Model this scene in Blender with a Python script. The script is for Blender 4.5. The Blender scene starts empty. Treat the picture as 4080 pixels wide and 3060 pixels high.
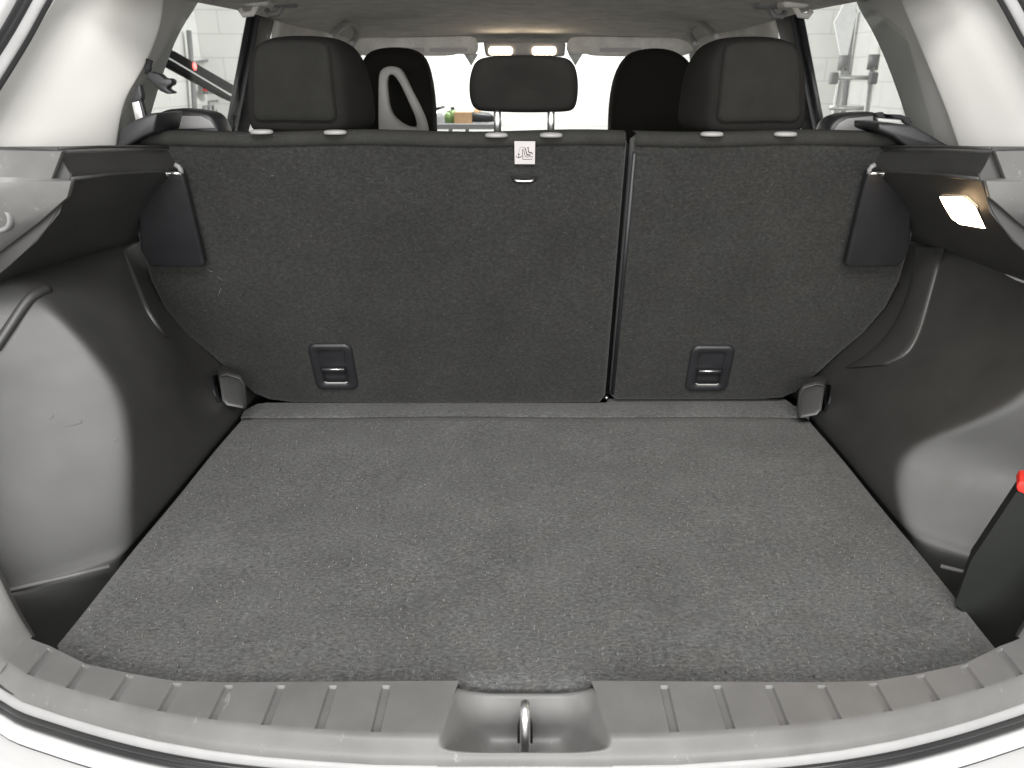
import bpy, bmesh, math, random
from mathutils import Vector, Matrix
from mathutils.bvhtree import BVHTree
random.seed(7)
SC = bpy.context.scene
COL = SC.collection

# ------------------------------------------------------------------ camera
H, FPX, CX, CY = 0.65, 3000.0, 2092.0, 1530.0
TH = math.radians(22.3)
CT, ST = math.cos(TH), math.sin(TH)
cam = bpy.data.cameras.new('camera')
camo = bpy.data.objects.new('camera', cam)
COL.objects.link(camo)
camo.location = (0, 0, H)
camo.rotation_euler = (math.radians(90) - TH, 0, 0)
cam.sensor_width = 36.0
cam.lens = FPX / 4080 * 36.0
cam.shift_x = -(CX - 2040) / 4080
cam.clip_start = 0.05
cam.clip_end = 60
cam.dof.use_dof = True
cam.dof.focus_distance = 1.25
cam.dof.aperture_fstop = 9.0
SC.camera = camo

# ------------------------------------------------------------------ light
w = bpy.data.worlds.new('World'); SC.world = w; w.use_nodes = True
w.node_tree.nodes['Background'].inputs[0].default_value = (0.95, 0.98, 1.0, 1)
w.node_tree.nodes['Background'].inputs[1].default_value = 0.08
SC.view_settings.view_transform = 'Standard'
SC.view_settings.look = 'None'
SC.view_settings.exposure = 0.25
SC.view_settings.gamma = 1.0

def area(name, loc, target, sx, sy, power, col=(1, 1, 1)):
    l = bpy.data.lights.new(name, 'AREA'); l.shape = 'RECTANGLE'
    l.size, l.size_y, l.energy, l.color = sx, sy, power, col
    o = bpy.data.objects.new(name, l); COL.objects.link(o)
    o.location = loc
    d = Vector(target) - Vector(loc)
    o.rotation_euler = d.to_track_quat('-Z', 'Y').to_euler()
    return o
# garage ceiling lamps over hatch, side walls and front wall; one added panel low behind
area('garage_lamp_and_fill', (-0.05, -0.05, 1.6), (0, 0.72, 0.0), 1.3, 0.6, 33, (1.0, 0.985, 0.965))
area('garage_lamp_and_fill', (0.0, -3.2, 1.05), (0, 1.1, 0.40), 5.8, 1.6, 260, (1.0, 0.99, 0.975))  # unseen wide panel set low behind the camera, added for sheen on the arches
area('garage_lamp_and_fill', (0.0, 6.5, 2.3), (0.0, 7.6, 0.6), 1.6, 0.3, 150, (1, 1, 1))
area('garage_lamp_and_fill', (-1.8, 3.2, 2.6), (-3.0, 4.4, 0.8), 2.0, 0.4, 7, (1, 1, 0.99))
area('garage_lamp_and_fill', (1.8, 3.2, 2.6), (2.95, 4.9, 0.8), 2.0, 0.4, 7, (1, 1, 0.99))

# ------------------------------------------------------------------ helpers
def ray(px, py):
    a = (px - CX) / FPX; b = (py - CY) / FPX
    return Vector((a, CT - b * ST, -ST - b * CT))
EYE = Vector((0, 0, H))
def P(px, py, x=None, y=None, z=None):
    d = ray(px, py)
    t = x / d.x if x is not None else (y / d.y if y is not None else (z - H) / d.z)
    return EYE + d * t
REC = math.radians(16); SY0 = 1.467
def PSEAT(px, py, off=0.0):            # on the seatback's carpeted face (off: towards the hatch)
    d = ray(px, py); k = math.tan(REC)
    t = (SY0 - off / math.cos(REC) - H * k) / (d.y + d.z * k)
    return EYE + d * t
def SEAT(x, s, off=0.0):               # x, length up the face, offset towards the hatch
    return Vector((x, SY0 - s * math.sin(REC) - off * math.cos(REC), s * math.cos(REC) - off * math.sin(REC)))
def PSIDE(px, py, off=0.0):            # on the leaning side of the cabin (glass side)
    d = ray(px, py); sg = -1 if px < CX else 1
    t = (0.854 + off - 0.28 * H) / (sg * d.x + 0.28 * d.z)
    return EYE + d * t
def catmull(pts, n=6, closed=False):
    pts = [Vector(p) for p in pts]; out = []; m = len(pts)
    rng = range(m) if closed else range(m - 1)
    for i in rng:
        if closed: p0, p1, p2, p3 = pts[i - 1], pts[i], pts[(i + 1) % m], pts[(i + 2) % m]
        else: p0, p1, p2, p3 = pts[max(i - 1, 0)], pts[i], pts[i + 1], pts[min(i + 2, m - 1)]
        for k in range(n):
            t = k / n
            out.append(0.5 * ((2 * p1) + (p2 - p0) * t + (2 * p0 - 5 * p1 + 4 * p2 - p3) * t * t + (3 * p1 - p0 - 3 * p2 + p3) * t ** 3))
    if not closed: out.append(pts[-1])
    return out
def resample(pts, n):
    pts = [Vector(p) for p in pts]
    L = [0]
    for a, b in zip(pts, pts[1:]): L.append(L[-1] + (b - a).length)
    out = []
    for i in range(n):
        s = L[-1] * i / (n - 1); k = 0
        while k < len(L) - 2 and L[k + 1] < s: k += 1
        t = 0 if L[k + 1] == L[k] else (s - L[k]) / (L[k + 1] - L[k])
        out.append(pts[k].lerp(pts[k + 1], t))
    return out
def MX(v): return Vector((-v[0], v[1], v[2]))

def empty(name, loc, label, cat, group=None):
    o = bpy.data.objects.new(name, None); COL.objects.link(o)
    o.location = loc; o.empty_display_size = 0.05
    o['label'] = label; o['category'] = cat
    if group: o['group'] = group
    return o
def tag(o, label, cat, group=None):
    o['label'] = label; o['category'] = cat
    if group: o['group'] = group
    return o
def wl(o):                              # world location from plain translations
    v = Vector(o.location)
    while o.parent: o = o.parent; v += Vector(o.location)
    return v
def mesh(name, verts, faces, mat, parent=None, smooth=True, sub=0, bev=0, bseg=3, solid=0, soff=-1, angle=None, kind=None, fix=True):
    verts = [Vector(v) for v in verts]
    lo = Vector([min(v[i] for v in verts) for i in range(3)]); hi = Vector([max(v[i] for v in verts) for i in range(3)])
    c = (lo + hi) / 2
    me = bpy.data.meshes.new(name)
    me.from_pydata([v - c for v in verts], [], faces)
    if fix:
        bm = bmesh.new(); bm.from_mesh(me)
        bmesh.ops.remove_doubles(bm, verts=bm.verts, dist=1e-6)
        bmesh.ops.recalc_face_normals(bm, faces=bm.faces)
        bm.to_mesh(me); bm.free()
    me.materials.append(mat)
    if smooth:
        me.shade_smooth()
        if angle: me.set_sharp_from_angle(angle=math.radians(angle))
    o = bpy.data.objects.new(name, me); COL.objects.link(o)
    if parent:
        o.parent = parent; o.location = c - wl(parent)
    else: o.location = c
    if solid:
        m = o.modifiers.new('thickness', 'SOLIDIFY'); m.thickness = solid; m.offset = soff
    if bev:
        m = o.modifiers.new('bevel', 'BEVEL'); m.width = bev; m.segments = bseg; m.limit_method = 'ANGLE'; m.angle_limit = math.radians(35)
        m.harden_normals = False
    if sub:
        m = o.modifiers.new('subdivision', 'SUBSURF'); m.levels = sub; m.render_levels = sub
    if kind: o['kind'] = kind
    return o
def loft(name, rows, mat, parent=None, close_u=False, caps=False, flip=False, **k):
    n = len(rows[0]); V = [p for r in rows for p in r]; Fc = []
    for i in range(len(rows) - 1):
        for j in range(n if close_u else n - 1):
            a, b = i * n + j, i * n + (j + 1) % n
            Fc.append((a, b, b + n, a + n))
    if caps:
        Fc.append(tuple(range(n))[::-1]); Fc.append(tuple(range((len(rows) - 1) * n, len(rows) * n)))
    if flip: Fc = [f[::-1] for f in Fc]
    return mesh(name, V, Fc, mat, parent, fix=k.pop('fix', caps or close_u), **k)
def tube(name, pts, r, mat, parent=None, seg=10, closed=False, **k):
    pts = [Vector(p) for p in pts]; rows = []; m = len(pts)
    up = Vector((0.137, 0.21, 0.97))
    for i, p in enumerate(pts):
        if closed: t = (pts[(i + 1) % m] - pts[i - 1]).normalized()
        else: t = (pts[min(i + 1, m - 1)] - pts[max(i - 1, 0)]).normalized()
        a = t.cross(up)
        if a.length < 0.05: a = t.cross(Vector((1, 0, 0)))
        a.normalize(); b = t.cross(a)
        rr = r[i] if isinstance(r, (list, tuple)) else r
        rows.append([p + (a * math.cos(q) + b * math.sin(q)) * rr for q in [2 * math.pi * j / seg for j in range(seg)]])
    if closed:
        n = seg; V = [p for rw in rows for p in rw]; Fc = []
        for i in range(m):
            for j in range(n):
                Fc.append((i * n + j, i * n + (j + 1) % n, ((i + 1) % m) * n + (j + 1) % n, ((i + 1) % m) * n + j))
        return mesh(name, V, Fc, mat, parent, **k)
    return loft(name, rows, mat, parent, close_u=True, caps=True, **k)
def slab(name, outline, nrm, th, mat, parent=None, bev=0, smooth=True, **k):   # outline: front face, body goes along nrm
    n = len(outline); nrm = Vector(nrm)
    V = [Vector(p) for p in outline] + [Vector(p) + nrm * th for p in outline]
    Fc = [tuple(range(n)), tuple(range(2 * n - 1, n - 1, -1))] + [(i, i + n, (i + 1) % n + n, (i + 1) % n) for i in range(n)]
    return mesh(name, V, Fc, mat, parent, smooth=smooth, bev=bev, **k)
def box(name, c, d, mat, parent=None, bev=0, rot=None, **k):
    V = []
    for sx in (-1, 1):
        for sy in (-1, 1):
            for sz in (-1, 1):
                v = Vector((sx * d[0] / 2, sy * d[1] / 2, sz * d[2] / 2))
                if rot: v = rot @ v
                V.append(Vector(c) + v)
    Fc = [(0, 1, 3, 2), (4, 6, 7, 5), (0, 4, 5, 1), (2, 3, 7, 6), (0, 2, 6, 4), (1, 5, 7, 3)]
    return mesh(name, V, Fc, mat, parent, smooth=bool(bev), bev=bev, **k)
def pillow(name, outline, nrm, prof, mat, parent=None, cen=None, **k):
    """closed outline swelled along nrm; prof: (scale, depth) rings"""
    outline = [Vector(p) for p in outline]; nrm = Vector(nrm)
    c = Vector(cen) if cen else sum(outline, Vector()) / len(outline)
    rows = [[c + (p - c) * s + nrm * d for p in outline] for s, d in prof]
    return loft(name, rows, mat, parent, close_u=True, caps=True, **k)
def bvh(o):
    dg = bpy.context.evaluated_depsgraph_get()
    ev = o.evaluated_get(dg); me = ev.to_mesh()
    L = wl(o)
    t = BVHTree.FromPolygons([L + v.co for v in me.vertices], [tuple(p.vertices) for p in me.polygons])
    ev.to_mesh_clear(); return t
def cast(trees, px, py, off=0.0, default=None):
    d = ray(px, py).normalized(); best = None
    for t in trees:
        h = t.ray_cast(EYE, d)
        if h[0] is not None and (best is None or h[3] < best): best = h[3]
    if best is None: best = (Vector(default) - EYE).length if default else 1.4
    return EYE + d * (best - off)

# ------------------------------------------------------------------ materials
def mat_new(name):
    m = bpy.data.materials.new(name); m.use_nodes = True
    nt = m.node_tree; return m, nt, nt.nodes['Principled BSDF']
def N(nt, typ, **kw):
    n = nt.nodes.new(typ)
    for k, v in kw.items():
        if k.startswith('_'): setattr(n, k[1:], v)
        else: n.inputs[k.replace('__', ' ')].default_value = v
    return n
def ramp(nt, src, stops):
    r = nt.nodes.new('ShaderNodeValToRGB'); e = r.color_ramp.elements
    while len(e) < len(stops): e.new(0.5)
    for i, (p, c) in enumerate(stops):
        e[i].position = p; e[i].color = (c[0], c[1], c[2], 1) if isinstance(c, (tuple, list)) else (c, c, c, 1)
    nt.links.new(src, r.inputs[0]); return r.outputs[0]
def mixc(nt, fac, a, b, mode='MIX'):
    m = nt.nodes.new('ShaderNodeMix'); m.data_type = 'RGBA'; m.blend_type = mode
    for s, i in ((fac, 0), (a, 6), (b, 7)):
        if hasattr(s, 'is_linked') or hasattr(s, 'node'): nt.links.new(s, m.inputs[i])
        else: m.inputs[i].default_value = s if i == 0 else (s[0], s[1], s[2], 1)
    return m.outputs[2]
def coord(nt):
    g = nt.nodes.new('ShaderNodeNewGeometry'); return g.outputs['Position']
def noise(nt, vec, scale, detail=3, rough=0.55, stretch=None):
    if stretch:
        mp = nt.nodes.new('ShaderNodeMapping'); mp.inputs['Scale'].default_value = stretch
        nt.links.new(vec, mp.inputs[0]); vec = mp.outputs[0]
    n = N(nt, 'ShaderNodeTexNoise', Scale=scale, Detail=detail, Roughness=rough)
    nt.links.new(vec, n.inputs['Vector']); return n.outputs['Fac']
def bump(nt, bs, h, strength, dist):
    b = nt.nodes.new('ShaderNodeBump'); b.inputs['Strength'].default_value = strength; b.inputs['Distance'].default_value = dist
    nt.links.new(h, b.inputs['Height']); nt.links.new(b.outputs[0], bs.inputs['Normal'])
def mathn(nt, op, a, b):
    m = nt.nodes.new('ShaderNodeMath'); m.operation = op
    for s, i in ((a, 0), (b, 1)):
        if hasattr(s, 'node'): nt.links.new(s, m.inputs[i])
        else: m.inputs[i].default_value = s
    return m.outputs[0]

def mk_carpet(name, base, warm):
    m, nt, bs = mat_new(name); v = coord(nt)
    fine = noise(nt, v, 520, 3, 0.7)
    fib = noise(nt, v, 150, 5, 0.7, (1.0, 1.8, 1.3))
    blot = noise(nt, v, 9, 3, 0.5)
    hue = noise(nt, v, 26, 2, 0.5)
    c = ramp(nt, fib, [(0.30, [x * 0.5 for x in base]), (0.5, base), (0.70, [x * 1.7 for x in base])])
    c = mixc(nt, 0.75, c, ramp(nt, fine, [(0.3, 0.72), (0.5, 0.97), (0.7, 1.28)]), 'MULTIPLY')
    c = mixc(nt, 1.0, c, ramp(nt, hue, [(0.35, (0.965, 1.0, 1.01)), (0.65, warm)]), 'MULTIPLY')
    c = mixc(nt, 1.0, c, ramp(nt, blot, [(0.3, 0.84), (0.7, 1.12)]), 'MULTIPLY')
    # pale lint and dark pits
    vo = N(nt, 'ShaderNodeTexVoronoi', Scale=85.0, Randomness=1.0); nt.links.new(v, vo.inputs['Vector'])
    pit = ramp(nt, vo.outputs['Distance'], [(0.035, 0.7), (0.09, 0.0)])
    c = mixc(nt, pit, c, [x * 0.3 for x in base])
    nt.links.new(c, bs.inputs['Base Color'])
    bs.inputs['Roughness'].default_value = 1.0; bs.inputs['Specular IOR Level'].default_value = 0.1
    bs.inputs['Sheen Weight'].default_value = 0.15; bs.inputs['Sheen Roughness'].default_value = 0.6
    bump(nt, bs, mathn(nt, 'ADD', fine, fib), 0.55, 0.0015)
    return m
def mk_plastic(name, col, rough, grain=1400, spec=0.5, bst=0.25, wear=0.0, vary=0.12):
    m, nt, bs = mat_new(name); v = coord(nt)
    g = noise(nt, v, grain, 2, 0.6); big = noise(nt, v, 14, 4, 0.6)
    c = ramp(nt, big, [(0.3, [x * (1 - vary) for x in col]), (0.7, [x * (1 + vary) for x in col])])
    if wear:
        sc = noise(nt, v, 60, 5, 0.75, (1, 0.25, 1))
        c = mixc(nt, mathn(nt, 'MULTIPLY', ramp(nt, sc, [(0.63, 0), (0.76, 1)]), wear), c, (0.45, 0.44, 0.42))
    nt.links.new(c, bs.inputs['Base Color'])
    r = ramp(nt, big, [(0.3, rough - 0.4 * vary), (0.7, rough + 0.5 * vary)])
    nt.links.new(r, bs.inputs['Roughness'])
    bs.inputs['Specular IOR Level'].default_value = spec
    bump(nt, bs, g, bst, 0.0006)
    return m
def mk_fabric(name, col, scale=900, rough=0.95):
    m, nt, bs = mat_new(name); v = coord(nt)
    g = noise(nt, v, scale, 2, 0.6); b = noise(nt, v, 20, 3, 0.5)
    c = ramp(nt, g, [(0.3, [x * 0.6 for x in col]), (0.7, [x * 1.35 for x in col])])
    c = mixc(nt, 1.0, c, ramp(nt, b, [(0.3, 0.88), (0.7, 1.1)]), 'MULTIPLY')
    nt.links.new(c, bs.inputs['Base Color']); bs.inputs['Roughness'].default_value = rough
    bs.inputs['Specular IOR Level'].default_value = 0.15
    bump(nt, bs, g, 0.5, 0.001); return m
def mk_plain(name, col, rough=0.5, metal=0.0, spec=0.5, coat=0.0, vary=0.06):
    m, nt, bs = mat_new(name); v = coord(nt); b = noise(nt, v, 25, 4, 0.6)
    nt.links.new(ramp(nt, b, [(0.3, [x * (1 - vary) for x in col]), (0.7, [min(1, x * (1 + vary)) for x in col])]), bs.inputs['Base Color'])
    bs.inputs['Roughness'].default_value = rough; bs.inputs['Metallic'].default_value = metal
    bs.inputs['Specular IOR Level'].default_value = spec; bs.inputs['Coat Weight'].default_value = coat
    return m
def mk_emit(name, col, strength):
    m, nt, bs = mat_new(name)
    bs.inputs['Base Color'].default_value = (0.9, 0.88, 0.82, 1)
    bs.inputs['Emission Color'].default_value = (*col, 1); bs.inputs['Emission Strength'].default_value = strength
    return m
def mk_glass(name):
    m = bpy.data.materials.new(name); m.use_nodes = True; nt = m.node_tree; nt.nodes.clear()
    out = nt.nodes.new('ShaderNodeOutputMaterial'); mx = nt.nodes.new('ShaderNodeMixShader')
    tr = nt.nodes.new('ShaderNodeBsdfTransparent'); tr.inputs[0].default_value = (0.94, 0.95, 0.945, 1)
    gl = nt.nodes.new('ShaderNodeBsdfGlossy'); gl.inputs['Roughness'].default_value = 0.02
    fr = nt.nodes.new('ShaderNodeLayerWeight'); fr.inputs[0].default_value = 0.5
    p5 = nt.nodes.new('ShaderNodeMath'); p5.operation = 'POWER'; p5.inputs[1].default_value = 5.0; nt.links.new(fr.outputs['Facing'], p5.inputs[0])
    ma = nt.nodes.new('ShaderNodeMath'); ma.operation = 'MULTIPLY_ADD'; ma.inputs[1].default_value = 0.10; ma.inputs[2].default_value = 0.025; nt.links.new(p5.outputs[0], ma.inputs[0])
    nt.links.new(ma.outputs[0], mx.inputs[0]); nt.links.new(tr.outputs[0], mx.inputs[1]); nt.links.new(gl.outputs[0], mx.inputs[2])
    nt.links.new(mx.outputs[0], out.inputs[0]); return m
def mk_wall(name, col):
    m, nt, bs = mat_new(name); v = coord(nt)
    b = noise(nt, v, 2.2, 4, 0.6); f = noise(nt, v, 40, 3, 0.6)
    c = ramp(nt, b, [(0.3, [x * 0.93 for x in col]), (0.7, col)])
    sp = nt.nodes.new('ShaderNodeSeparateXYZ'); nt.links.new(v, sp.inputs[0])
    cb_ = nt.nodes.new('ShaderNodeCombineXYZ'); nt.links.new(mathn(nt, 'ADD', sp.outputs[0], sp.outputs[1]), cb_.inputs[0]); nt.links.new(sp.outputs[2], cb_.inputs[1])
    br = N(nt, 'ShaderNodeTexBrick', Scale=1.0); br.inputs['Brick Width'].default_value = 0.4; br.inputs['Row Height'].default_value = 0.2; br.inputs['Mortar Size'].default_value = 0.006; br.inputs['Mortar Smooth'].default_value = 0.4
    br.inputs['Color1'].default_value = br.inputs['Color2'].default_value = (1, 1, 1, 1); br.inputs['Mortar'].default_value = (.80, .80, .79, 1)
    nt.links.new(cb_.outputs[0], br.inputs['Vector']); c = mixc(nt, 1.0, c, br.outputs['Color'], 'MULTIPLY')
    nt.links.new(c, bs.inputs['Base Color']); bs.inputs['Roughness'].default_value = 0.85
    bump(nt, bs, f, 0.3, 0.004); return m

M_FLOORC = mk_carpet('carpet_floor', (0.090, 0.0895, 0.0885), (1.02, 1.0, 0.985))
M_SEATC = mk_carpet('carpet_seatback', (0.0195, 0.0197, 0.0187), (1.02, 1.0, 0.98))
M_PL = mk_plastic('charcoal_plastic', (0.026, 0.026, 0.0252), 0.50, spec=1.0, vary=0.08)
M_PL_LIT = mk_plastic('charcoal_plastic_lit', (0.150, 0.148, 0.145), 0.42, wear=0.5)  # charcoal plastic again, base colour lightened to stand for light on exposed faces
M_BLK = mk_plastic('black_plastic', (0.016, 0.016, 0.018), 0.4)
M_PIL = mk_plastic('pale_grey_trim', (0.65, 0.64, 0.615), 0.6, spec=0.3, bst=0.12, vary=0.012)
M_HEAD = mk_fabric('headliner_fabric', (0.74, 0.72, 0.67), 700)
M_FAB = mk_fabric('black_seat_fabric', (0.011, 0.0105, 0.0095), 1100)
M_FABP = mk_fabric('charcoal_seat_fabric', (0.0155, 0.0155, 0.0142), 1300)
M_GUIDE = mk_plastic('grey_guide_plastic', (0.26, 0.255, 0.25), 0.5, bst=0.1)
M_RIM = mk_fabric('dark_woven_rim', (0.026, 0.026, 0.024), 800)
M_LGREY = mk_plastic('light_grey_plastic', (0.36, 0.35, 0.34), 0.5, bst=0.1)
M_CHROME = mk_plain('polished_steel', (0.88, 0.88, 0.88), 0.34, 1.0)
M_STEEL = mk_plain('bright_steel', (0.75, 0.75, 0.74), 0.3, 1.0)
M_PAINT = mk_plain('white_body_paint', (0.58, 0.58, 0.58), 0.25, coat=0.6, vary=0.01)
M_FLANGE = mk_plain('silver_flange_paint', (0.55, 0.55, 0.55), 0.35, coat=0.3, vary=0.02)
M_RUB = mk_plain('black_rubber', (0.02, 0.02, 0.021), 0.28, spec=0.6)
M_RUBG = mk_plain('grey_rubber_lip', (0.33, 0.33, 0.33), 0.45)
M_STICK = mk_plain('sticker_paper', (0.46, 0.435, 0.435), 0.6, vary=0.03)
M_INK = mk_plain('sticker_ink', (0.05, 0.045, 0.045), 0.7)
M_RED = mk_plain('red_plastic', (0.75, 0.03, 0.02), 0.45)
M_GLASS = mk_glass('window_glass')
M_WALL = mk_wall('white_block_wall', (0.74, 0.74, 0.71))
M_CONC = mk_wall('grey_concrete', (0.30, 0.29, 0.28))
M_LAMPW = mk_emit('lit_warm_lens', (1.0, 0.76, 0.48), 14)
M_LAMPD = mk_emit('lit_dome_lens', (1.0, 0.80, 0.58), 11)
M_ALU = mk_plain('aluminium', (0.66, 0.66, 0.65), 0.4, 0.8)
M_GREY = mk_plain('grey_paint', (0.20, 0.20, 0.20), 0.5)
M_BROWN = mk_plain('cardboard', (0.42, 0.27, 0.15), 0.9)
M_WHITE = mk_plain('white_plastic', (0.75, 0.75, 0.74), 0.4)
M_GREEN = mk_plain('green_label_plastic', (0.16, 0.24, 0.08), 0.4)
M_BELT = mk_fabric('belt_webbing', (0.03, 0.03, 0.032), 1500)
M_LINTL = mk_plain('pale_lint', (0.26, 0.256, 0.248), 0.9)
M_MATTE = mk_plain('matte_black', (0.012, 0.012, 0.013), 0.95, spec=0.1)
M_SCUFF = mk_plain('pale_scuff', (0.13, 0.13, 0.126), 0.8)
M_LINTS = mk_plain('grey_lint', (0.10, 0.099, 0.095), 0.9)
M_LINTD = mk_plain('dark_lint', (0.03, 0.03, 0.03), 0.9)

# ------------------------------------------------------------------ garage (setting)
GZ = -0.75
def struct(o): o['kind'] = 'structure'; return o
struct(mesh('garage_floor', [(-3.2, -4, GZ), (3.2, -4, GZ), (3.2, 7.7, GZ), (-3.2, 7.7, GZ)], [(0, 1, 2, 3)], M_CONC, smooth=False, fix=False))
struct(box('garage_wall_left', (-3.1, 3.2, 1.0), (0.2, 8.8, 3.5), M_WALL))
struct(box('garage_wall_right', (3.1, 3.2, 1.0), (0.2, 8.8, 3.5), M_WALL))
struct(box('garage_wall_front', (0, 7.7, 1.0), (6.4, 0.2, 3.5), M_WALL))

# ------------------------------------------------------------------ cargo floor
cf = empty('cargo_floor', (0, 1.07, -0.03), 'grey flecked carpet cargo floor between the side panels', 'cargo floor')
AX = [(0, .668), (.335, .668), (.40, .671), (.455, .683), (.515, .699), (.574, .729)]
def Ay(x):
    k = -.010 * x
    return Ay0(abs(x)) + k
def Ay0(x):
    for (x0, y0), (x1, y1) in zip(AX, AX[1:]):
        if x <= x1:
            t = (x - x0) / (x1 - x0); return y0 + (y1 - y0) * t
    return AX[-1][1] + (x - .574) * .35
xs = [-.578 + 1.156 * i / 40 for i in range(41)]
ys = [1.402 * i / 30 + (1 - i / 30) * 0 for i in range(31)]
rows = []
for i in range(31):
    t = i / 30
    r = []
    for x in xs:
        y0 = Ay(x) + 0.002
        xe = x
        y = y0 + (1.4035 - y0) * t
        r.append((xe, y, 0.0 + 0.0012 * math.sin(x * 11 + y * 7) + 0.001 * math.sin(y * 19 - x * 5)))
    rows.append(r)
V = [p for r in rows for p in r]; n = 41; Fc = []
for i in range(30):
    for j in range(40):
        Fc.append((i * n + j, i * n + j + 1, (i + 1) * n + j + 1, (i + 1) * n + j))
mesh('carpet_board', V, Fc, M_FLOORC, cf, fix=False, solid=0.022, soff=-1)
# hinge flap towards the seats
fl = [(-.585, 1.4050, .001), (-.585, 1.43, .006), (-.566, 1.452, .007), (-.552, 1.472, .004), (.172, 1.474, .004), (.18, 1.49, .006),
      (.560, 1.49, .006), (.566, 1.452, .007), (.585, 1.43, .006), (.585, 1.4050, .001)]
slab('hinge_flap', fl, (0, 0, -1), 0.012, M_FLOORC, cf, bev=0.003)
# loose fibres on the carpet: stuff
def lint(name, place, n, mat, parent, lmin, lmax, wd):
    V, Fc = [], []
    for i in range(n):
        p, nx, nv, nn = place()
        a = random.random() * 2 * math.pi; L = random.uniform(lmin, lmax); ww = wd * random.uniform(.6, 1.3)
        d = nx * math.cos(a) + nv * math.sin(a); s = (nv * math.cos(a) - nx * math.sin(a)) * ww
        cur = (nv * math.cos(a) - nx * math.sin(a)) * L * random.uniform(-.35, .35)
        lift = nn * random.uniform(.0006, .0022)
        b = len(V)
        V += [p - d * L / 2 + nn * .0004 - s, p - d * L / 2 + nn * .0004 + s, p + lift + cur - s, p + lift + cur + s, p + d * L / 2 + nn * .0004 - s, p + d * L / 2 + nn * .0004 + s]
        Fc += [(b, b + 1, b + 3, b + 2), (b + 2, b + 3, b + 5, b + 4)]
    o = mesh(name, V, Fc, mat, parent, fix=False, smooth=False); o['kind'] = 'stuff'; return o
X1, Y1, Z1 = Vector((1, 0, 0)), Vector((0, 1, 0)), Vector((0, 0, 1))
SU = Vector((0, -math.sin(REC), math.cos(REC))); SN = Vector((0, -math.cos(REC), -math.sin(REC)))
def pl_floor():
    x = random.uniform(-.57, .57); y0 = Ay(x); return Vector((x, random.uniform(y0 + .004, 1.40), .0012)), X1, Y1, Z1
lint('carpet_fibre', pl_floor, 4200, M_LINTL, cf, .002, .007, .00028)
lint('carpet_fibre_dark', pl_floor, 2600, M_LINTD, cf, .0015, .0045, .00035)

# ------------------------------------------------------------------ rear seat backs
def seat_outline(pts, n=5): return pts
LS = [(-.545, .012), (-.572, .028), (-.60, .068), (-.635, .126), (-.672, .178), (-.698, .238), (-.706, .30), (-.700, .40), (-.680, .50), (-.655, .562)]
def seatback(name, left, xa, xb, label):
    e = empty(name, (0.5 * (xa + xb), SY0 + .02, 0.0), label, 'seat back', 'rear seat backs')
    if left: out = [(x, s) for x, s in LS] + [(-.60, .578), (-.45, .583), (-.2, .580), (.05, .577), (xb - .012, .583), (xb, .570), (xb, .02), (xb - .01, .004), (-.2, .0), (-.5, .004)]
    else: out = [(xa, .570), (xa + .012, .582), (.30, .578), (.45, .580), (.60, .576)] + [(-x, s + .004) for x, s in LS[::-1]] + [(.5, .012), (xa + .01, .012), (xa, .022)]
    c0 = (0.5 * (xa + xb), .30)
    rows = []
    for ins, off in ((.016, -.075), (.004, -.070), (.0, -.05), (.0, -.010), (.0015, -.004), (.005, -.001), (.010, 0.0), (.03, .0004)):
        r = []
        for x, s in out:
            dx, ds = x - c0[0], s - c0[1]
            fx = (abs(dx) - ins) / abs(dx) if abs(dx) > ins else 1; fs = (abs(ds) - ins) / abs(ds) if abs(ds) > ins * 2 else 1
            r.append(SEAT(c0[0] + dx * fx, (c0[1] + ds * fs) + off * math.tan(REC) * max(0, s / .585), off))
        rows.append(r)
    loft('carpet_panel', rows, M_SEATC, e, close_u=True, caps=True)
    # woven rim seam along the top edge
    xs_ = [xa + .003 + (.655 - xa) * i / 30 for i in range(31)] if not left else [-.655 + (xb - .003 + .655) * i / 30 for i in range(31)]
    rr = []
    for s, off in ((.5625, .0004), (.5635, .0022), (.570, .0034), (.577, .0020), (.5825, -.006), (.5775, -.03), (.571, -.05)):
        rr.append([SEAT(x, s + .002 * math.sin(x * 17), off) for x in xs_])
    loft('top_rim', rr, M_RIM, e, solid=.002)
    return e
sbL = seatback('rear_seat_back', True, -.70, .170, 'wide carpeted rear seat back with white anchor sticker, larger of the two')
sbR = seatback('rear_seat_back', False, .181, .70, 'narrow carpeted rear seat back without a sticker, smaller of the two')
def pl_seat():
    while True:
        x = random.uniform(-.69, .69); s = random.uniform(.02, .53)
        if abs(x) > .55 + s * .6 or abs(x - .175) < .012: continue
        return SEAT(x, s, .0008), X1, SU, SN
for e, sg in ((sbL, -1), (sbR, 1)):
    def plx(sg=sg):
        while True:
            q = pl_seat()
            if (q[0].x - .175) * sg > 0: return q
    lint('carpet_fibre', plx, 520 if sg < 0 else 300, M_LINTS, e, .002, .005, .00022)
    lint('carpet_fibre_dark', plx, 700 if sg < 0 else 420, M_LINTD, e, .0015, .0045, .0003)
for th in ([(828, 1074), (838, 1082), (848, 1080)], [(868, 1102), (880, 1112), (886, 1122)], [(880, 1150), (872, 1172), (866, 1188)], [(1078, 702), (1090, 700)]):
    tube('loose_thread', [PSEAT(u, v, .0012) for u, v in th], .0006, M_LINTS, sbL, seg=5)
# gap edge binding on the narrow section and small hinge pin
tube('edge_binding', [SEAT(.184, .03, -.002), SEAT(.184, .3, -.001), SEAT(.184, .55, -.002)], .004, M_BLK, sbR)
tube('hinge_pin', [SEAT(.170, .022, .0), SEAT(.174, .022, .004)], .0035, M_STEEL, sbL)
# dark web behind the gap
box('hinge_cover', (0.176, 1.452, .27), (.03, .004, .56), M_BLK, sbR, rot=Matrix.Rotation(-REC * -1, 3, 'X'))

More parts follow.
